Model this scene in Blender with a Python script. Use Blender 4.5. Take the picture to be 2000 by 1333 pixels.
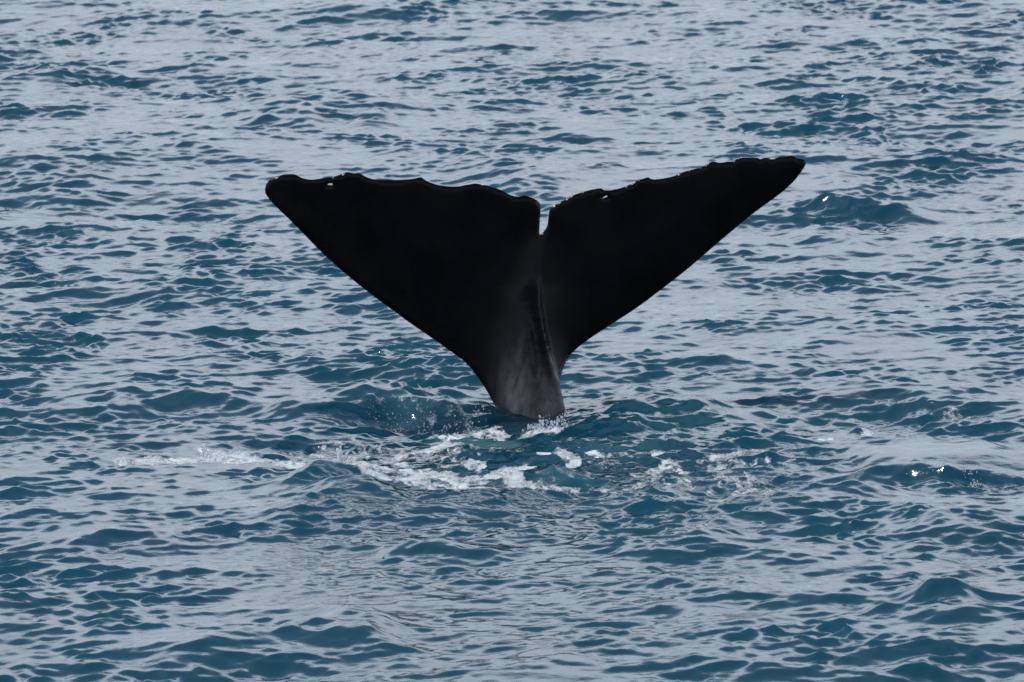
import bpy, bmesh, math, random
import numpy as np
from mathutils import Vector
from mathutils.geometry import delaunay_2d_cdt

for o in list(bpy.data.objects):
    bpy.data.objects.remove(o, do_unlink=True)
S = bpy.context.scene
COL = S.collection
R = math.radians

# ------------------------------------------------------------------ camera
CAM_H = 8.0            # upper deck of a boat, metres above the water
PITCH = R(7.5)         # looking down by
PXA = 0.0664e-3        # radians per photograph pixel
FPX = 1.0 / PXA        # focal length in photograph pixels (2000 px wide)
cam_d = bpy.data.cameras.new('camera')
cam = bpy.data.objects.new('camera', cam_d)
COL.objects.link(cam)
cam.location = (0, 0, CAM_H)
cam.rotation_euler = (R(90) - PITCH, 0, 0)
cam_d.sensor_width = 36
cam_d.lens = FPX / 2000 * 36
cam_d.clip_start = 0.5
cam_d.clip_end = 20000
cam_d.dof.use_dof = True
cam_d.dof.focus_distance = 57.0
cam_d.dof.aperture_fstop = 9.0
S.camera = cam

# ------------------------------------------------------------------ light
SUN_EL, SUN_AZ = R(64), R(-58)      # azimuth from +Y (view direction), negative = left
w = bpy.data.worlds.new('World')
S.world = w
w.use_nodes = True
nt = w.node_tree
bg = nt.nodes['Background']
sky = nt.nodes.new('ShaderNodeTexSky')
sky.sky_type = 'NISHITA'
sky.sun_disc = False
sky.sun_elevation = SUN_EL
sky.sun_rotation = SUN_AZ
sky.altitude = 0
sky.air_density = 1.0
sky.dust_density = 0.5
sky.ozone_density = 1.5
# an even veil of pale cloud that thickens towards the horizon all round, clear blue overhead
wtc = nt.nodes.new('ShaderNodeTexCoord')
sep = nt.nodes.new('ShaderNodeSeparateXYZ'); nt.links.new(wtc.outputs['Generated'], sep.inputs[0])
veil = nt.nodes.new('ShaderNodeMapRange'); veil.interpolation_type = 'SMOOTHSTEP'
veil.inputs[1].default_value = 0.36; veil.inputs[2].default_value = 0.54
veil.inputs[3].default_value = 0.92; veil.inputs[4].default_value = 0.06
nt.links.new(sep.outputs[2], veil.inputs[0])
band = nt.nodes.new('ShaderNodeMapRange'); band.interpolation_type = 'SMOOTHSTEP'      # the veil glows more above the dull horizon
band.inputs[1].default_value = 0.10; band.inputs[2].default_value = 0.42
band.inputs[3].default_value = 0.82; band.inputs[4].default_value = 1.45
nt.links.new(sep.outputs[2], band.inputs[0])
vcol = nt.nodes.new('ShaderNodeVectorMath'); vcol.operation = 'SCALE'
vcol.inputs[0].default_value = (11.5, 12.5, 14.3)
nt.links.new(band.outputs[0], vcol.inputs['Scale'])
mixw = nt.nodes.new('ShaderNodeMix'); mixw.data_type = 'RGBA'
nt.links.new(vcol.outputs[0], mixw.inputs[7])
nt.links.new(veil.outputs[0], mixw.inputs[0]); nt.links.new(sky.outputs[0], mixw.inputs[6])
nt.links.new(mixw.outputs[2], bg.inputs[0])
bg.inputs[1].default_value = 0.1

sun_d = bpy.data.lights.new('sun', 'SUN')
sun_d.energy = 2.4
sun_d.angle = R(0.6)
sun_d.color = (1.0, 0.95, 0.88)
sun = bpy.data.objects.new('sun', sun_d)
COL.objects.link(sun)
SUN_DIR = Vector((math.sin(SUN_AZ) * math.cos(SUN_EL), math.cos(SUN_AZ) * math.cos(SUN_EL), math.sin(SUN_EL)))
sun.rotation_euler = SUN_DIR.to_track_quat('Z', 'Y').to_euler()
sun.location = SUN_DIR * 50

S.view_settings.view_transform = 'Standard'
S.view_settings.look = 'None'
S.view_settings.gamma = 1.0
S.view_settings.use_curve_mapping = False
S.view_settings.exposure = 0.0
S.render.engine = 'CYCLES'
S.render.resolution_x, S.render.resolution_y = 1024, 682

# ------------------------------------------------------------------ pixel <-> place
CP, SP = math.cos(PITCH), math.sin(PITCH)
def ray(px, py):
    u = (np.asarray(px, float) - 1000.0) * PXA
    v = -(np.asarray(py, float) - 666.5) * PXA
    return u, CP + v * SP, -SP + v * CP          # x, y, z
def ground(px, py, z=0.0):
    dx, dy, dz = ray(px, py)
    t = (z - CAM_H) / dz
    return dx * t, dy * t
def at_depth(px, py, Y):
    dx, dy, dz = ray(px, py)
    t = Y / dy
    return dx * t, Y + 0 * t, CAM_H + dz * t
def to_px(x, y, z=0.0):                           # place -> photograph pixel
    zz = z - CAM_H
    f = y * CP - zz * SP
    up = y * SP + zz * CP
    return 1000 + x / f / PXA, 666.5 - up / f / PXA

def tag(o, label=None, cat=None, kind=None, group=None):
    if label: o['label'] = label
    if cat: o['category'] = cat
    if kind: o['kind'] = kind
    if group: o['group'] = group
    return o

def mesh_obj(name, V, F, mat, smooth=True):
    me = bpy.data.meshes.new(name)
    V = np.ascontiguousarray(V, np.float32)
    F = np.ascontiguousarray(F, np.int32)
    n, k = F.shape
    me.vertices.add(len(V)); me.vertices.foreach_set('co', V.ravel())
    me.loops.add(n * k); me.loops.foreach_set('vertex_index', F.ravel())
    me.polygons.add(n)
    me.polygons.foreach_set('loop_start', np.arange(0, n * k, k, dtype=np.int32))
    me.polygons.foreach_set('loop_total', np.full(n, k, np.int32))
    me.polygons.foreach_set('use_smooth', np.full(n, smooth))
    me.update(calc_edges=True); me.validate()
    o = bpy.data.objects.new(name, me)
    COL.objects.link(o)
    if mat: me.materials.append(mat)
    return o
def attr(o, name, a):
    at = o.data.attributes.new(name, 'FLOAT', 'POINT')
    at.data.foreach_set('value', np.ascontiguousarray(a, np.float32))

# ------------------------------------------------------------------ noise
_rs = np.random.RandomState(11)
_tab = _rs.rand(256, 256).astype(np.float32)
def vnoise(x, y):
    xi = np.floor(x).astype(np.int64); yi = np.floor(y).astype(np.int64)
    fx = x - xi; fy = y - yi
    fx = fx * fx * fx * (fx * (fx * 6 - 15) + 10); fy = fy * fy * fy * (fy * (fy * 6 - 15) + 10)
    a = _tab[xi & 255, yi & 255]; b = _tab[(xi + 1) & 255, yi & 255]
    c = _tab[xi & 255, (yi + 1) & 255]; d = _tab[(xi + 1) & 255, (yi + 1) & 255]
    return (a * (1 - fx) + b * fx) * (1 - fy) + (c * (1 - fx) + d * fx) * fy
def fbm(x, y, o=4, g=0.5):
    s = 0; a = 1; t = 0
    for i in range(o):
        s = s + a * vnoise(x * 0.8 + y * 0.6 + 17.3 * i, -x * 0.6 + y * 0.8 + 5.1 * i); t += a
        a *= g; x = x * 2.03; y = y * 2.03
    return s / t                                   # 0..1
def sstep(a, b, x):
    t = np.clip((x - a) / (b - a), 0, 1)
    return t * t * (3 - 2 * t)

# ------------------------------------------------------------------ materials
def new_mat(name):
    m = bpy.data.materials.new(name); m.use_nodes = True
    return m, m.node_tree, m.node_tree.nodes['Principled BSDF']
def node(t, kind, **kw):
    n = t.nodes.new(kind)
    for k, v in kw.items():
        if k in n.inputs: n.inputs[k].default_value = v
        else: setattr(n, k, v)
    return n

def make_water():
    m, t, b = new_mat('sea_water')
    L = t.links.new
    tc = node(t, 'ShaderNodeTexCoord')
    n1 = node(t, 'ShaderNodeTexNoise', Scale=0.35, Detail=2.0)
    L(tc.outputs['Object'], n1.inputs['Vector'])
    ramp = node(t, 'ShaderNodeMix', data_type='RGBA')
    ramp.inputs[6].default_value = (0.0035, 0.038, 0.064, 1)
    ramp.inputs[7].default_value = (0.0045, 0.053, 0.077, 1)
    L(n1.outputs[0], ramp.inputs[0])
    milk = node(t, 'ShaderNodeAttribute', attribute_name='aerated')
    mx = node(t, 'ShaderNodeMix', data_type='RGBA')
    mx.inputs[7].default_value = (0.09, 0.20, 0.23, 1)
    L(milk.outputs['Fac'], mx.inputs[0]); L(ramp.outputs[2], mx.inputs[6])
    b.inputs['Roughness'].default_value = 0.04
    b.inputs['IOR'].default_value = 1.333
    b.subsurface_method = 'BURLEY'                     # light wanders under the surface
    b.inputs['Subsurface Weight'].default_value = 1.0
    b.inputs['Subsurface Radius'].default_value = (0.25, 0.5, 0.6)
    b.inputs['Subsurface Scale'].default_value = 1.0
    # thin lace of foam on the surface
    fo = node(t, 'ShaderNodeAttribute', attribute_name='foam')
    mp = node(t, 'ShaderNodeMapping'); mp.inputs['Scale'].default_value = (1.0, 0.5, 1.0)
    L(tc.outputs['Object'], mp.inputs['Vector'])
    fn = node(t, 'ShaderNodeTexNoise', Scale=14.0, Detail=5.0, Roughness=0.65, Distortion=0.6)
    L(mp.outputs[0], fn.inputs['Vector'])
    ad = node(t, 'ShaderNodeMath', operation='ADD'); L(fo.outputs['Fac'], ad.inputs[0]); L(fn.outputs[0], ad.inputs[1])
    mr = node(t, 'ShaderNodeMapRange'); mr.interpolation_type = 'SMOOTHSTEP'
    mr.inputs[1].default_value = 0.93; mr.inputs[2].default_value = 1.12
    L(ad.outputs[0], mr.inputs[0])
    fm = node(t, 'ShaderNodeMix', data_type='RGBA')
    fm.inputs[7].default_value = (0.62, 0.66, 0.68, 1)
    L(mr.outputs[0], fm.inputs[0]); L(mx.outputs[2], fm.inputs[6])
    L(fm.outputs[2], b.inputs['Base Color'])
    rr = node(t, 'ShaderNodeMapRange'); rr.inputs[3].default_value = 0.11; rr.inputs[4].default_value = 0.7
    L(mr.outputs[0], rr.inputs[0]); L(rr.outputs[0], b.inputs['Roughness'])
    # capillary ripples
    rf = node(t, 'ShaderNodeAttribute', attribute_name='ruffle')
    bn = node(t, 'ShaderNodeTexNoise', Scale=13.0, Detail=2.5, Roughness=0.55)
    L(tc.outputs['Object'], bn.inputs['Vector'])
    bp = node(t, 'ShaderNodeBump', Distance=0.02)
    L(bn.outputs[0], bp.inputs['Height']); L(rf.outputs['Fac'], bp.inputs['Strength'])
    L(bp.outputs[0], b.inputs['Normal'])
    return m

def make_foam():
    m, t, b = new_mat('sea_foam')
    L = t.links.new
    tc = node(t, 'ShaderNodeTexCoord')
    n1 = node(t, 'ShaderNodeTexNoise', Scale=9.0, Detail=4.0)
    L(tc.outputs['Object'], n1.inputs['Vector'])
    mx = node(t, 'ShaderNodeMix', data_type='RGBA')
    mx.inputs[6].default_value = (0.42, 0.47, 0.50, 1); mx.inputs[7].default_value = (0.70, 0.71, 0.72, 1)
    mr = node(t, 'ShaderNodeMapRange'); mr.inputs[1].default_value = 0.3; mr.inputs[2].default_value = 0.6
    L(n1.outputs[0], mr.inputs[0]); L(mr.outputs[0], mx.inputs[0])
    L(mx.outputs[2], b.inputs['Base Color'])
    b.inputs['Roughness'].default_value = 0.55
    cv = node(t, 'ShaderNodeAttribute', attribute_name='cover')
    n2 = node(t, 'ShaderNodeTexNoise', Scale=26.0, Detail=5.0, Roughness=0.7)
    mp = node(t, 'ShaderNodeMapping'); mp.inputs['Scale'].default_value = (1.0, 0.45, 1.0); mp.inputs['Rotation'].default_value = (0, 0, R(20))
    L(tc.outputs['Object'], mp.inputs['Vector']); L(mp.outputs[0], n2.inputs['Vector'])
    aa = node(t, 'ShaderNodeMath', operation='MULTIPLY_ADD'); aa.inputs[1].default_value = 2.4; aa.inputs[2].default_value = -1.2
    L(n2.outputs[0], aa.inputs[0])
    ab = node(t, 'ShaderNodeMath', operation='ADD'); L(aa.outputs[0], ab.inputs[0]); L(cv.outputs['Fac'], ab.inputs[1])
    al = node(t, 'ShaderNodeMapRange'); al.interpolation_type = 'SMOOTHSTEP'
    al.inputs[1].default_value = -0.10; al.inputs[2].default_value = 0.90; al.inputs[4].default_value = 0.88
    L(ab.outputs[0], al.inputs[0]); L(al.outputs[0], b.inputs['Alpha'])
    vo = node(t, 'ShaderNodeTexVoronoi', Scale=55.0); L(tc.outputs['Object'], vo.inputs['Vector'])
    bp = node(t, 'ShaderNodeBump', Distance=0.006, Strength=0.5)
    L(vo.outputs['Distance'], bp.inputs['Height']); L(bp.outputs[0], b.inputs['Normal'])
    return m

def make_spray():
    m, t, b = new_mat('spray_water')
    b.inputs['Base Color'].default_value = (0.86, 0.88, 0.9, 1)
    b.inputs['Roughness'].default_value = 0.08
    b.inputs['IOR'].default_value = 1.33
    b.inputs['Transmission Weight'].default_value = 0.45
    return m

def make_skin():
    m, t, b = new_mat('wet_whale_skin')
    L = t.links.new
    tc = node(t, 'ShaderNodeTexCoord')
    n1 = node(t, 'ShaderNodeTexNoise', Scale=3.0, Detail=6.0, Roughness=0.6)
    L(tc.outputs['Object'], n1.inputs['Vector'])
    cr = node(t, 'ShaderNodeMix', data_type='RGBA')
    cr.inputs[6].default_value = (0.0012, 0.0012, 0.0015, 1); cr.inputs[7].default_value = (0.005, 0.0047, 0.0047, 1)
    mr = node(t, 'ShaderNodeMapRange'); mr.inputs[1].default_value = 0.35; mr.inputs[2].default_value = 0.7
    L(n1.outputs[0], mr.inputs[0]); L(mr.outputs[0], cr.inputs[0])
    b.inputs['Roughness'].default_value = 0.24
    b.inputs['IOR'].default_value = 1.33
    b.inputs['Specular IOR Level'].default_value = 0.18
    # grey wet sheen of the stalk painted into the skin colour, broken by noise
    pa = node(t, 'ShaderNodeAttribute', attribute_name='painted_sheen')
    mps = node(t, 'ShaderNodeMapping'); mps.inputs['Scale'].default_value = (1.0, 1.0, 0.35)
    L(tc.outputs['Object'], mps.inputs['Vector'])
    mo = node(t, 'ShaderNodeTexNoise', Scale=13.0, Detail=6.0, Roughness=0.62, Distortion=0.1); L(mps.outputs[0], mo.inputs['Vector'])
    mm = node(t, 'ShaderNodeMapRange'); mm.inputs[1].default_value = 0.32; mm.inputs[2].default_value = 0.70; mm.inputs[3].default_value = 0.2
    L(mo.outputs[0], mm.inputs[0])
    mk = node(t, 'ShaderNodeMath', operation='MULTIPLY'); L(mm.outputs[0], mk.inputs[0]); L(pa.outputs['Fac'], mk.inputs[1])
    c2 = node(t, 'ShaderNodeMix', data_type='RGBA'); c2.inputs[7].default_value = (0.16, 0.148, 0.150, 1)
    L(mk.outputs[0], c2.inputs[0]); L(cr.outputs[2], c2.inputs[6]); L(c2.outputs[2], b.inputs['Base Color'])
    # wrinkles across the keel and fine skin relief
    mp = node(t, 'ShaderNodeMapping'); mp.inputs['Scale'].default_value = (1.2, 1.2, 8.0); mp.inputs['Rotation'].default_value = (0, R(-12), 0)
    L(tc.outputs['Object'], mp.inputs['Vector'])
    wn = node(t, 'ShaderNodeTexNoise', Scale=3.2, Detail=4.0, Roughness=0.55, Distortion=0.3)
    L(mp.outputs[0], wn.inputs['Vector'])
    fn = node(t, 'ShaderNodeTexNoise', Scale=60.0, Detail=3.0)
    L(tc.outputs['Object'], fn.inputs['Vector'])
    wr = node(t, 'ShaderNodeAttribute', attribute_name='wrinkle')
    ml = node(t, 'ShaderNodeMath', operation='MULTIPLY'); L(wn.outputs[0], ml.inputs[0]); L(wr.outputs['Fac'], ml.inputs[1])
    ma = node(t, 'ShaderNodeMath', operation='MULTIPLY_ADD'); ma.inputs[1].default_value = 0.06
    L(fn.outputs[0], ma.inputs[0]); L(ml.outputs[0], ma.inputs[2])
    bp = node(t, 'ShaderNodeBump', Distance=0.05, Strength=0.2)
    L(ma.outputs[0], bp.inputs['Height']); L(bp.outputs[0], b.inputs['Normal'])
    return m

M_WATER, M_FOAM, M_SPRAY, M_SKIN = make_water(), make_foam(), make_spray(), make_skin()

# ------------------------------------------------------------------ sea surface
def fft_tile(L, N, octs, wind, floor, seed):
    """octs: list of (wavelength, mean square slope per e-fold)."""
    rs = np.random.RandomState(seed)
    k1 = np.fft.fftfreq(N, L / N) * 2 * np.pi
    kx, ky = np.meshgrid(k1, k1, indexing='ij')
    k = np.hypot(kx, ky); k[0, 0] = 1
    lw = np.log([o[0] for o in octs])[::-1]; sv = np.array([o[1] for o in octs])[::-1]
    lam = np.log(2 * np.pi / k)
    s2 = np.interp(lam, lw, sv, left=0, right=0)
    D = (kx * math.cos(wind) + ky * math.sin(wind)) / k
    spread = floor + (1 - floor) * D ** 4 * 8 / 3
    # slope variance density over (ln k, theta) -> height variance per mode
    dk = 2 * np.pi / L
    var = s2 / k ** 2 * spread / (2 * np.pi) * dk * dk / k ** 2
    h = np.fft.fft2(rs.randn(N, N)) / N * np.sqrt(var) * N * N
    h[0, 0] = 0
    H = np.fft.ifft2(h).real
    DX = np.fft.ifft2(1j * kx / k * h).real
    DY = np.fft.ifft2(1j * ky / k * h).real
    return [a.astype(np.float32) for a in (H, DX, DY)]
def sample(tile, L, x, y):
    N = tile[0].shape[0]
    u = x / L * N; v = y / L * N
    ui = np.floor(u).astype(np.int64); vi = np.floor(v).astype(np.int64)
    fu = (u - ui).astype(np.float32); fv = (v - vi).astype(np.float32)
    a, b_, c, d = ui % N, (ui + 1) % N, vi % N, (vi + 1) % N
    return [(T[a, c] * (1 - fu) + T[b_, c] * fu) * (1 - fv) + (T[a, d] * (1 - fu) + T[b_, d] * fu) * fv for T in tile]

L1, L2 = 52.0, 11.3
T1 = fft_tile(L1, 1024, [(26, .0), (12, .0005), (6, .0010), (3, .0020), (1.5, .0040), (0.8, .0058), (0.5, .0068), (0.35, .0045), (0.28, 0)], R(97), 0.22, 3)
T2 = fft_tile(L2, 1024, [(0.6, .0), (0.4, .0075), (0.25, .0190), (0.16, .0310), (0.10, .0230), (0.06, 0)], R(90), 0.28, 8)
CHOP1, CHOP2 = 1.1, 0.9
RA = R(23)

# raised waves seen in the photograph: px x, px y of the foot, half width px, height m, front width m, back width m, slant (m of y per m of x)
RIDGES = [
    (850, 806, 120, .14, .30, .60, .10), (690, 806, 90, .10, .30, .5, .25), (480, 812, 170, .10, .38, .6, -.1), (230, 818, 120, .07, .35, .5, .1),
    (1330, 832, 150, .14, .42, .70, -.05), (1180, 838, 70, .07, .40, .5, .4),
    (1640, 434, 150, .11, .42, .9, -.35), (1620, 478, 70, .08, .45, .7, 0), (1030, 380, 100, .10, .55, .8, -.3), (640, 253, 150, .11, .7, 1.1, -.4),
    (560, 266, 90, .06, .6, .9, 0), (110, 392, 110, .08, .55, .9, .2), (590, 124, 50, .09, .8, 1.2, 0), (110, 150, 120, .09, .8, 1.3, 0),
    (640, 950, 95, .11, .34, .5, .7), (700, 985, 100, .10, .36, .5, -.4), (660, 1010, 90, .07, .35, .5, 0),
    (1050, 925, 90, .07, .35, .5, -.2), (900, 880, 60, .06, .3, .4, 0),
    (1900, 934, 120, .13, .28, .5, .1), (1740, 930, 90, .07, .28, .4, .2), (1640, 985, 130, .12, .40, .6, .5), 
    (960, 985, 150, .07, .35, .5, .9), (1030, 995, 110, .05, .3, .5, -.3),
    (1330, 1100, 120, .08, .45, .7, .4), (220, 1090, 130, .08, .45, .7, .2), (850, 1112, 130, .09, .45, .7, .5),
    (1900, 1050, 140, .09, .45, .7, .4), (680, 1270, 100, .09, .42, .6, .2), (430, 1305, 160, .07, .45, .7, .5), (1850, 1220, 70, .09, .40, .6, 0),
    (1850, 800, 90, .04, .3, .5, .2), (1350, 950, 110, .05, .3, .5, .3), (1250, 985, 90, .06, .35, .5, .4),
]
# calm or troubled patches: px x, y, half sizes px, ripple factor, ruffle
PATCHES = [
    (1800, 874, 260, 30, .22, .05), (1430, 880, 300, 60, 1.5, .8), (1280, 805, 230, 45, 1.6, .6), (930, 880, 330, 55, 1.35, .5),
    (980, 975, 210, 22, 1.0, 1.0), (690, 1010, 150, 30, 1.3, .8), (1750, 800, 220, 25, 1.05, .3), (860, 790, 120, 22, 1.6, .9),
    (560, 850, 120, 16, 1.4, .5), (1900, 920, 150, 25, 1.5, .8), (1130, 915, 110, 20, 1.6, .8), (650, 940, 110, 25, 1.3, .5),
]
# foam streaks: px polyline, half thickness px, strength
STREAKS = [
    ([(270, 905), (350, 892), (430, 876), (520, 882), (600, 893), (690, 884)], 12, .86),
    ([(400, 862), (430, 868), (470, 873)], 8, .85), ([(460, 890), (540, 880)], 9, 1.0),
    ([(665, 880), (730, 897), (790, 908), (850, 912)], 11, 1.12), ([(700, 918), (780, 922), (860, 934), (930, 938)], 8, 1.05),
    ([(850, 912), (910, 922), (960, 918), (1005, 905), (1025, 898)], 11, 1.12), ([(1000, 915), (1020, 930), (1060, 942)], 9, 1.1),
    ([(880, 893), (900, 884), (940, 890)], 7, 1.0), ([(740, 872), (760, 876), (800, 885)], 5, .9),
    ([(1040, 944), (1130, 942), (1230, 936), (1300, 930)], 5, .62), ([(930, 938), (1000, 946), (1080, 947)], 5, .9),
    ([(880, 832), (930, 818), (985, 814), (1000, 822)], 9, .84), ([(840, 852), (900, 840), (960, 846)], 8, .85), ([(1040, 826), (1070, 820), (1100, 824)], 6, .85),
    ([(760, 868), (830, 856), (900, 850)], 7, .72), ([(1050, 868), (1100, 878), (1120, 884)], 5, .9), ([(1095, 890), (1115, 888)], 5, 1.0),
    ([(1265, 895), (1310, 882), (1345, 893)], 7, .85), ([(1140, 868), (1175, 872)], 5, .95), ([(1270, 868), (1290, 866)], 5, .9),
    ([(1390, 880), (1440, 876), (1480, 868)], 7, .68), ([(1400, 890), (1450, 891), (1500, 882)], 5, .62), ([(1330, 935), (1400, 930), (1500, 905)], 9, .6),
    ([(1835, 806), (1870, 800), (1900, 812), (1990, 824)], 5, .55),
    ([(1600, 950), (1650, 944), (1720, 942)], 6, .85), ([(1770, 912), (1800, 902), (1830, 900)], 4, .6), ([(1870, 922), (1905, 912)], 4, .55),
    ([(745, 792), (780, 800)], 4, .53), ([(790, 790), (820, 794), (850, 802)], 5, .56), ([(830, 782), (840, 790)], 4, .53), ([(880, 795), (930, 803)], 5, .55),
    ([(640, 846), (700, 850), (780, 842)], 9, .55), ([(1490, 880), (1560, 905), (1620, 915)], 12, .45), ([(1560, 845), (1610, 840)], 5, .8), ([(690, 1022), (760, 1028)], 4, .45),  # last streak here paints glitter on the water in foam colour
    ([(600, 862), (760, 858), (1000, 852)], 20, .56), ([(1140, 880), (1300, 900), (1500, 900)], 22, .45), ([(1300, 938), (1420, 930), (1520, 935)], 14, .58), ([(1560, 830), (1800, 845)], 12, .5),
    ([(1680, 830), (1700, 824)], 5, .8), ([(640, 930), (680, 926)], 4, .45),  # closing streak is painted glitter too
]
AERATED = [(1110, 918, 90, 20, .22), (920, 838, 80, 14, .5), (850, 915, 200, 25, .25), (860, 795, 110, 18, .25), (990, 838, 40, 8, .6), (1180, 860, 160, 30, .15), (1330, 820, 120, 25, .10)]

def surface(x, y, cell=None, detail=True):
    """still-water point -> displaced point and the masks"""
    px, py = to_px(x, np.maximum(y, 5.0))
    near = sstep(30, 36, y) * (1 - sstep(120, 150, y)) * (1 - sstep(14, 20, np.abs(x)))
    rip = np.ones_like(x); churn = np.zeros_like(x); ruf = np.zeros_like(x); aer = np.zeros_like(x)
    wob = (fbm(x * 1.3, y * 0.7, 3) - .5)
    for cx, cy, ax, ay, f, r in PATCHES:
        d = np.hypot((px - cx) / ax, (py - cy) / ay) + wob * .9
        mk = (1 - sstep(.55, 1.15, d)) * near
        rip += (f - rip) * mk; ruf = np.maximum(ruf, r * mk)
        if f > 1.2: churn = np.maximum(churn, mk)
    for cx, cy, ax, ay, a in AERATED:
        d = np.hypot((px - cx) / ax, (py - cy) / ay) + wob * .9
        aer = np.maximum(aer, a * (1 - sstep(.3, 1.1, d)) * near)
    gust = 0.76 + 0.48 * fbm(x * .16 + 3, y * .10 + 9, 3)            # breeze comes and goes
    g1 = np.exp(1.6 * (fbm(x * .55 + 21, y * .40 + 2, 3) - .5)); g2 = np.exp(2.9 * (fbm(x * 1.5 + 5, y * 1.1 + 33, 3) - .5))   # wave groups
    h, dx, dy = sample(T1, L1, x, y)
    if cell is not None:
        f1 = 1 - sstep(.25, .9, cell)
        big = 1 - sstep(1.5, 6, cell)
        h, dx, dy = h * big, dx * f1, dy * f1
        f2 = 1 - sstep(.05, .16, cell)
    else:
        f2 = 1
    calm = rip
    ga = (.3 + .7 * g1)
    h, dx, dy = h * np.minimum(calm, 1.1) * ga, dx * ga, dy * ga
    X = x + CHOP1 * dx; Y = y + CHOP1 * dy; Z = h.copy()
    c, s = math.cos(RA), math.sin(RA)
    h2, a2, b2 = sample(T2, L2, x * c + y * s, -x * s + y * c)
    amp = rip * gust * f2 * np.maximum(np.minimum(.25 + .75 * g1 * g2, 2.0), .95 * churn)
    Z += h2 * amp
    X += CHOP2 * amp * (a2 * c - b2 * s); Y += CHOP2 * amp * (a2 * s + b2 * c)
    nz = fbm(x * 2.2 + 40, y * 2.2, 3) - .5
    nz2 = fbm(x * 1.1 + 11, y * 1.1, 2) - .5
    for cx, cy, hw, hh, wf, wb, sl in RIDGES:
        gx, gy = ground(cx, cy)
        sc = hw * PXA * math.hypot(gy, CAM_H)
        u = (x - gx) / sc
        m = (np.abs(u) < 3) & (np.abs(y - gy) < 6)
        if not m.any(): continue
        um = u[m]; v = y[m] - gy - wf * 1.2 - sl * (x[m] - gx) - nz2[m] * 1.1
        pr = np.where(v < 0, np.exp(-(v / wf) ** 2), np.exp(-(v / wb) ** 2))
        Z[m] += hh * pr * np.exp(-np.abs(um) ** 2.6) * (1 + 1.1 * nz[m]) - .12 * hh * np.exp(-((v + 2.2 * wf) / wf) ** 2 - um ** 2)
    return X, Y, Z, px, py, ruf, aer, near

def foam_mask(x, y, px, py):
    f = np.zeros_like(x)
    wx = (fbm(x * 1.8 + 7, y * .9 + 3, 4) - .5) * 60
    wy = (fbm(x * 1.6 + 31, y * .8 + 13, 4) - .5) * 22
    qx, qy = px + wx, py + wy
    for pts, th, st in STREAKS:
        xs = [p[0] for p in pts]; ys = [p[1] for p in pts]
        m = (qx > min(xs) - 60) & (qx < max(xs) + 60) & (qy > min(ys) - 45) & (qy < max(ys) + 45)
        if not m.any(): continue
        X, Y = qx[m], qy[m]; best = np.full(X.shape, 1e9)
        for (x0, y0), (x1, y1) in zip(pts[:-1], pts[1:]):
            ex, ey = (x1 - x0) / 2.4, y1 - y0                       # streaks lie flat: x counts less
            tx, ty = (X - x0) / 2.4, Y - y0
            t = np.clip((tx * ex + ty * ey) / (ex * ex + ey * ey + 1e-6), 0, 1)
            best = np.minimum(best, np.hypot(tx - t * ex, ty - t * ey))
        f[m] = np.maximum(f[m], st * (1 - sstep(.25, 1.6, best / th)))
    return f

def axis(segs):
    """segs: (from, to, step0, step1): points with a growing or even step"""
    out = []
    for a, b_, s0, s1 in segs:
        p = a
        while p < b_:
            out.append(p)
            t = (p - a) / (b_ - a)
            p += s0 * (s1 / s0) ** t
    out.append(segs[-1][1])
    return np.array(out)

xh = axis([(0, 4.2, .0215, .0215), (4.2, 7.5, .0215, .05), (7.5, 20, .05, 1.0), (20, 300, 1.0, 30), (300, 6000, 30, 900)])
xa = np.concatenate([-xh[:0:-1], xh])
ya = axis([(-6000, -300, 900, 30), (-300, 0, 30, 4), (0, 40, 4, .10), (40, 44.3, .10, .034), (44.3, 60, .029, .031), (60, 95, .031, .062), (95, 130, .07, 1.0), (130, 600, 1.0, 40), (600, 9000, 40, 900)])
gx, gy = np.meshgrid(xa, ya, indexing='xy')
cx_, cy_ = np.meshgrid(np.gradient(xa), np.gradient(ya), indexing='xy')
sh = gx.shape
X, Y, Z, px, py, ruf, aer, near = surface(gx.ravel(), gy.ravel(), np.maximum(cx_, cy_ * .8).ravel())
foam = foam_mask(gx.ravel(), gy.ravel(), px, py) * near
idx = np.arange(sh[0] * sh[1]).reshape(sh)
F = np.stack([idx[:-1, :-1], idx[:-1, 1:], idx[1:, 1:], idx[1:, :-1]], -1).reshape(-1, 4)
sea = mesh_obj('sea', np.stack([X, Y, Z], -1), F, M_WATER)
attr(sea, 'foam', np.minimum(foam * .72, .55)); attr(sea, 'ruffle', .20 + .45 * ruf); attr(sea, 'aerated', aer)
tag(sea, 'rippled blue grey sea with dark teal wave faces', 'sea', 'structure')

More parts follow.
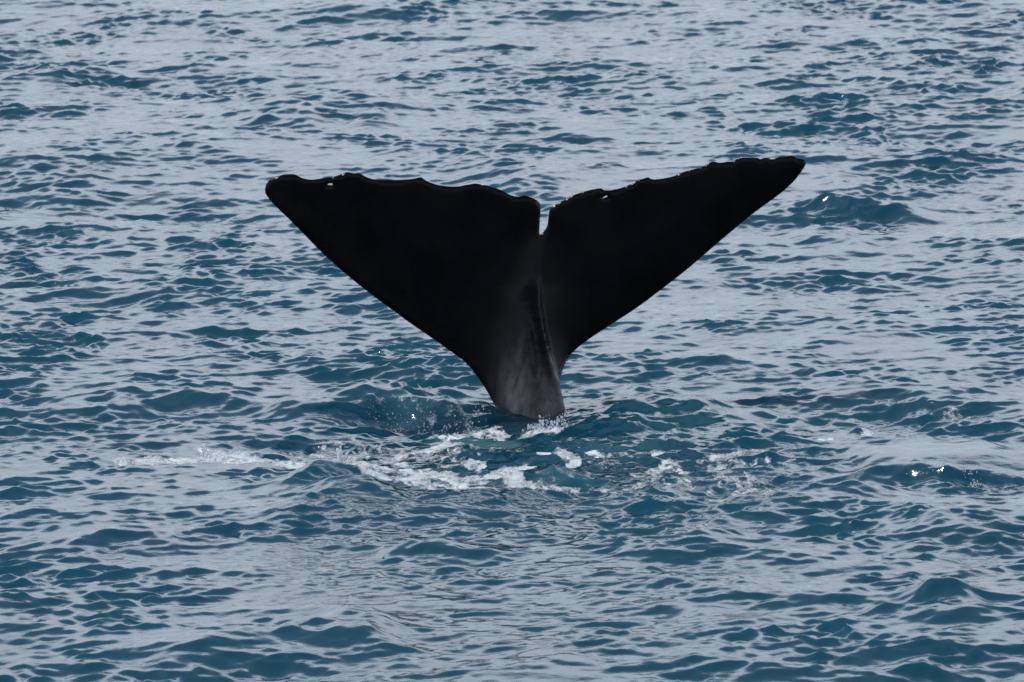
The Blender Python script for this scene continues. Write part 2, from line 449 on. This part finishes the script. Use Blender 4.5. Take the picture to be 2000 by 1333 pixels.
# ------------------------------------------------------------------ whale tail
OUT = [  # outline traced on the photograph, clockwise from the left tip
 (517,372),(519,362),(524,354),(531,349),(540,346),(550,342),(562,340.5),(574,340.5),(581,343),(587,347),(596,350),(608,351.5),(622,350),(636,347.5),(650,346),(660,343),(670,339),(676,336.5),(681,336),(687,338.5),(693,339.5),(700,337.5),(706,341),(716,346.5),(726,350),(740,352),(760,352),(780,352),(800,350.5),(812,349),(818,346.5),(823,346),(827,349),(831,353),(842,357.5),(852,361),(866,363.5),(882,365),(896,364.5),(910,361.5),(920,360),(928,358.5),(934,359.5),(939,359.5),(940,363),(945,361.5),(951,362),(960,366),(970,368.5),(976,371),(982,372),(988,377),(996,381),(1004,384),(1012,385),(1018,383),(1024,381),(1030,383),(1040,387),(1049,391.5),(1054,396),(1056,402),(1056,412),(1054.5,428),(1054,444),(1053,455),(1054.5,460.5),
 (1060,455),(1066,448),(1070,438),(1071,424),(1073,412),(1077,405),(1088,398),(1100,392),(1112,385),(1124,380),(1138,375.5),(1152,371.5),(1164,369),(1173,368),(1177,368.5),(1177.5,372),(1190,372.5),(1204,370),(1218,366),(1232,360),(1242,353.5),(1248,350.5),(1256,350),(1262,347),(1266,345.5),(1270,350),(1278,351),(1290,350),(1304,347.5),(1318,344),(1334,336.5),(1350,332),(1368,328),(1376,324.5),(1384,318.5),(1392,316),(1398,316),(1402,318.5),(1412,318),(1423,315.5),(1428,317),(1436,313),(1442,309.5),(1452,308.5),(1464,308),(1475,308.5),(1478,309),(1482,308.5),(1483,312),(1488,311),(1490,308.5),(1502,308.5),(1504,312),(1512,311.5),(1515,308),(1528,307),(1542,305.5),(1550,305),(1553,306.5),(1557,310.5),(1566,311),(1572,312),(1573.5,316),(1574.5,320),(1572,325),(1566,335),(1560,343),(1553,352),(1544,361),(1530,374),(1514,386),(1496,399),(1470,418),(1440,443),(1410,468),(1380,494),(1350,520),(1320,544),(1290,567),(1260,590),(1230,611),(1200,630),(1172,648),(1150,663),(1134,675),(1121,686),(1112,696),(1106,705),(1100,720),(1096,733),(1093.5,746),(1094,757),(1097,768),(1100,780),(1103,792),(1106,806),(1109,825),(1113,850),(1118,890),
 (970,890),(975,850),(973,815),(969,798),(963,786),(955,771),(946,756),(936,741),(925,726),(914,713),(902,702),(888,692),(872,681),(850,665),(825,648),(796,628),(765,605),(735,583),(705,560),(678,538),(655,518),(632,497),(610,475),(588,452),(566,430),(548,413),(534,399),(524,387),(518,378)]
HOLES = [[(639,361.5),(641,359.5),(645,358.3),(649,358.5),(649,362),(644,362)], [(1176,388),(1180,384.5),(1184,382.5),(1187,383),(1185,385),(1180,387)]]

def resample(poly, step):
    out = []
    n = len(poly)
    for i in range(n):
        a, b_ = np.array(poly[i], float), np.array(poly[(i + 1) % n], float)
        k = max(1, int(round(np.hypot(*(b_ - a)) / step)))
        for j in range(k): out.append(a + (b_ - a) * j / k)
    return np.array(out)
def smooth_poly(p, keep=.5):
    return keep * p + (1 - keep) * .5 * (np.roll(p, 1, 0) + np.roll(p, -1, 0))

def seg_dist(P, poly):
    d = np.full(len(P), 1e9)
    for i in range(len(poly)):
        a, b_ = poly[i], poly[(i + 1) % len(poly)]
        e = b_ - a
        t = np.clip(((P - a) @ e) / (e @ e + 1e-9), 0, 1)
        d = np.minimum(d, np.hypot(*(P - a - t[:, None] * e).T))
    return d
def inside(P, poly):
    c = np.zeros(len(P), bool)
    for i in range(len(poly)):
        (x0, y0), (x1, y1) = poly[i], poly[(i + 1) % len(poly)]
        hit = ((y0 > P[:, 1]) != (y1 > P[:, 1])) & (P[:, 0] < (x1 - x0) * (P[:, 1] - y0) / (y1 - y0 + 1e-12) + x0)
        c ^= hit
    return c

def build_whale():
    out = smooth_poly(resample(OUT, 4.5), .6)
    holes = [resample(h, 1.6) for h in HOLES]
    gxs, gys = np.meshgrid(np.arange(510, 1580, 6.0), np.arange(300, 892, 6.0))
    gxs[1::2] += 3.0
    G = np.stack([gxs.ravel(), gys.ravel()], -1)
    G = G[inside(G, out)]
    G = G[seg_dist(G, out) > 2.6]
    # finer rows close to the edge make the rim round
    for h in holes:
        G = G[(~inside(G, h)) & (seg_dist(G, h) > 2.0)]
    pts = [out] + holes + [G]
    V2 = np.concatenate(pts)
    edges = []; off = 0
    for loop in [out] + holes:
        n = len(loop); edges += [(off + i, off + (i + 1) % n) for i in range(n)]; off += n
    res = delaunay_2d_cdt([Vector(p) for p in V2], edges, [], 0, 1e-4)
    P = np.array([v[:] for v in res[0]]); T = np.array(res[2])
    cen = P[T].mean(1)
    ok = inside(cen, out)
    for h in holes: ok &= ~inside(cen, h)
    T = T[ok]
    a = P[T]; area = (a[:, 1, 0] - a[:, 0, 0]) * (a[:, 2, 1] - a[:, 0, 1]) - (a[:, 2, 0] - a[:, 0, 0]) * (a[:, 1, 1] - a[:, 0, 1])
    T[area < 0] = T[area < 0][:, ::-1]
    d = seg_dist(P, out)
    for h in holes: d = np.minimum(d, seg_dist(P, h))
    d[d < .05] = 0
    ppm = 57.0 * PXA                                  # metres per pixel at the whale
    dm = d * ppm
    x, y = P[:, 0], P[:, 1]
    # fluke blade: thin behind, thicker towards the root
    root = sstep(330, 700, y)
    th = .022 * np.sqrt(np.clip(dm / .012, 0, 1)) + (.05 + .10 * root) * (1 - np.exp(-dm / .22))
    # peduncle body: round at the waterline
    bl = sstep(600, 800, y)
    axx = np.interp(y, [440, 560, 640, 700, 760, 800, 890], [1056, 1046, 1038, 1036, 1036, 1038, 1042])
    hwid = np.interp(y, [440, 600, 680, 740, 800, 890], [60, 85, 85, 80, 72, 76])
    q = np.clip(np.abs(x - axx) / hwid, 0, 1)
    body = np.interp(y, [460, 560, 660, 740, 800, 890], [0, .012, .085, .20, .28, .34]) * (1 - q ** 2) ** np.interp(y, [620, 810], [2.2, .8]) * np.clip(d / 6, 0, 1) ** .5
    # keel: a ridge with a steep right flank
    kx = np.interp(y, [470, 540, 590, 640, 700, 750, 800, 890], [1056, 1050, 1050, 1056, 1068, 1082, 1093, 1104])
    ka = np.interp(y, [450, 540, 600, 680, 740, 800, 890], [0, .03, .09, .19, .25, .24, .22])
    dl = kx - x
    kl = np.interp(y, [500, 600, 700, 800], [22, 26, 34, 60])
    keel = ka * np.where(dl > 0, np.exp(-(np.clip(dl - 9, 0, None) / kl) ** 2), np.exp(-(dl / 6.0) ** 2))
    groove = -.035 * np.exp(-((x - np.interp(y, [600, 660, 740, 800], [1026, 1030, 1040, 1046])) / 5.5) ** 2) * sstep(610, 660, y) * (1 - sstep(735, 775, y))
    edge = np.clip(d / 4, 0, 1) ** .5
    front = th * .5 + body + (keel + groove) * edge
    back = th * .5 + body * .9
    # lie of the tail: right lobe turned away, tips curled, stalk rising from under the water
    sx = (x - 1050) * ppm; up = (815 - y) * ppm
    yaw = .30 * sx
    curl = .10 * (sx / 2) ** 2 + .05 * sx
    lean = -.20 * np.exp(-((up + .35) / .75) ** 2) * 1.3 - .07 * np.clip(up, 0, None) ** 1.6
    YB = 57.35
    mid = YB + yaw + curl + lean + .25
    dz_f, dz_b = mid - front, mid + back
    xf, yf, zf = at_depth(x, y, dz_f); xb, yb, zb = at_depth(x, y, dz_b)
    xf = xf + .16 * keel * edge
    nP = len(P)
    rim = d <= 0
    bidx = np.where(rim, np.arange(nP), np.arange(nP) + nP)
    Vall = np.concatenate([np.stack([xf, yf, zf], -1), np.stack([xb, yb, zb], -1)])
    Vall[:nP][rim] = np.stack([xf, (yf + yb) / 2, zf], -1)[rim]
    F = np.concatenate([T[:, ::-1], bidx[T]])
    used = np.unique(F); remap = np.full(2 * nP, -1); remap[used] = np.arange(len(used))
    o = mesh_obj('sperm_whale', Vall[used], remap[F], M_SKIN)
    wr = np.exp(-((x - kx + 14) / 26) ** 2) * sstep(560, 620, y) * (1 - .6 * sstep(720, 800, y))
    attr(o, 'wrinkle', np.concatenate([wr, wr])[used])
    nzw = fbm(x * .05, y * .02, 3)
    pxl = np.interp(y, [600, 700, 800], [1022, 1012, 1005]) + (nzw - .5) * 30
    sheen_mask = np.exp(-((x - pxl) / np.interp(y, [600, 700, 800], [12, 26, 42])) ** 2) * sstep(610, 790, y)  # sheen on the lower stalk, painted as lighter skin on the front only
    sheen_mask = np.maximum(sheen_mask, np.exp(-((x - np.interp(y, [700, 820], [1048, 1062])) / np.interp(y, [680, 820], [5, 24])) ** 2) * sstep(670, 800, y) * .9)
    attr(o, 'painted_sheen', np.concatenate([sheen_mask, sheen_mask * 0])[used])
    bm = bmesh.new(); bm.from_mesh(o.data); bmesh.ops.recalc_face_normals(bm, faces=bm.faces[:]); bm.to_mesh(o.data); bm.free()
    tag(o, 'black notched tail fluke of a diving whale raised upright above the sea', 'whale')
    return o
whale = build_whale()

# ------------------------------------------------------------------ froth lying on the water
def build_foam():
    fx = np.arange(-5.2, 5.2, .016); fy = np.arange(47.5, 60.5, .030)
    a, b_ = np.meshgrid(fx, fy, indexing='xy')
    shp = a.shape
    x, y = a.ravel(), b_.ravel()
    pxx, pyy = to_px(x, y)
    f = foam_mask(x, y, pxx, pyy)
    lace = fbm(x * 8, y * 4, 5, .68)
    mk = np.where(f > .2, f - .66 - (lace - .5) * 2.4, -1)
    keep = (mk > -.35).reshape(shp)
    X, Y, Z, *_ = surface(x, y)
    lump = fbm(x * 7 + 3, y * 4.5 + 8, 5, .62)
    hh = np.where(mk > 0, .005 + .075 * np.minimum(mk, 1.1) ** 1.5 * np.clip(lump - .28, 0, 1) * 1.4, .006 + mk * .01)
    Z = Z + hh
    idx = np.arange(a.size).reshape(shp)
    q = keep[:-1, :-1] & keep[1:, :-1] & keep[:-1, 1:] & keep[1:, 1:]
    F = np.stack([idx[:-1, :-1][q], idx[:-1, 1:][q], idx[1:, 1:][q], idx[1:, :-1][q]], -1)
    used = np.unique(F); remap = np.full(a.size, -1); remap[used] = np.arange(len(used))
    o = mesh_obj('sea_foam', np.stack([X, Y, Z], -1)[used], remap[F], M_FOAM)
    attr(o, 'cover', np.clip(mk, -.5, .5)[used])
    tag(o, 'white froth streaked over the water round the whale', 'foam', 'stuff')
build_foam()

# ------------------------------------------------------------------ spray
def ico(sub=1):
    bm = bmesh.new(); bmesh.ops.create_icosphere(bm, subdivisions=sub, radius=1)
    V = np.array([v.co[:] for v in bm.verts]); F = np.array([[v.index for v in f.verts] for f in bm.faces]); bm.free()
    return V, F
IV, IF = ico(2)
def spray(name, label, clumps, seed):
    """clumps: px x, px y (foot), half width px, height m, count, size m"""
    rs = np.random.RandomState(seed); Vs, Fs = [], []; n = 0
    for cx, cy, hw, hh, cnt, sz in clumps:
        pxs = cx + rs.randn(cnt) * hw * .5
        gx_, gy_ = ground(pxs, cy + rs.randn(cnt) * 3)
        X_, Y_, Z_, *_ = surface(gx_, gy_)
        up = hh * np.exp(-((pxs - cx) / (hw * .8)) ** 2) * rs.rand(cnt) ** 1.4
        r = sz * (.35 + .9 * rs.rand(cnt) ** 2) * (1.25 - .6 * up / max(hh, .01))
        for i in range(cnt):
            sc = np.array([1, 1, 1 + .8 * rs.rand()]) * r[i] * (1 + .12 * rs.randn(len(IV), 1))
            Vs.append(IV * sc + [X_[i], Y_[i], Z_[i] + up[i]]); Fs.append(IF + n); n += len(IV)
    o = mesh_obj(name, np.concatenate(Vs), np.concatenate(Fs), M_SPRAY)
    tag(o, label, 'spray', 'stuff')
spray('splash', 'clear splash thrown up at the foot of the whale tail', [(1075, 814, 34, .07, 60, .007), (1060, 812, 10, .11, 30, .006), (1098, 812, 12, .10, 30, .006), (1045, 818, 20, .04, 50, .007), (1080, 822, 40, .03, 60, .007)], 1)
spray('splash', 'small white plume of froth standing on the foam streak', [(680, 884, 9, .13, 130, .012), (690, 885, 16, .05, 60, .010)], 2)
spray('splash', 'droplets scattered over the wave left of the tail', [(845, 806, 16, .03, 45, .005), (800, 807, 24, .02, 55, .005), (760, 802, 18, .03, 20, .004), (890, 808, 18, .03, 45, .005), (925, 808, 12, .03, 30, .005), (950, 800, 12, .08, 25, .005)], 3)
spray('splash', 'small peak of froth at the far end of the foam streak', [(415, 872, 7, .07, 60, .009), (430, 876, 20, .03, 40, .007)], 4)
spray('splash', 'spray breaking off the wave crest at the slick', [(1905, 926, 22, .07, 60, .005), (1840, 920, 60, .04, 50, .004), (1960, 930, 40, .03, 30, .004)], 5)
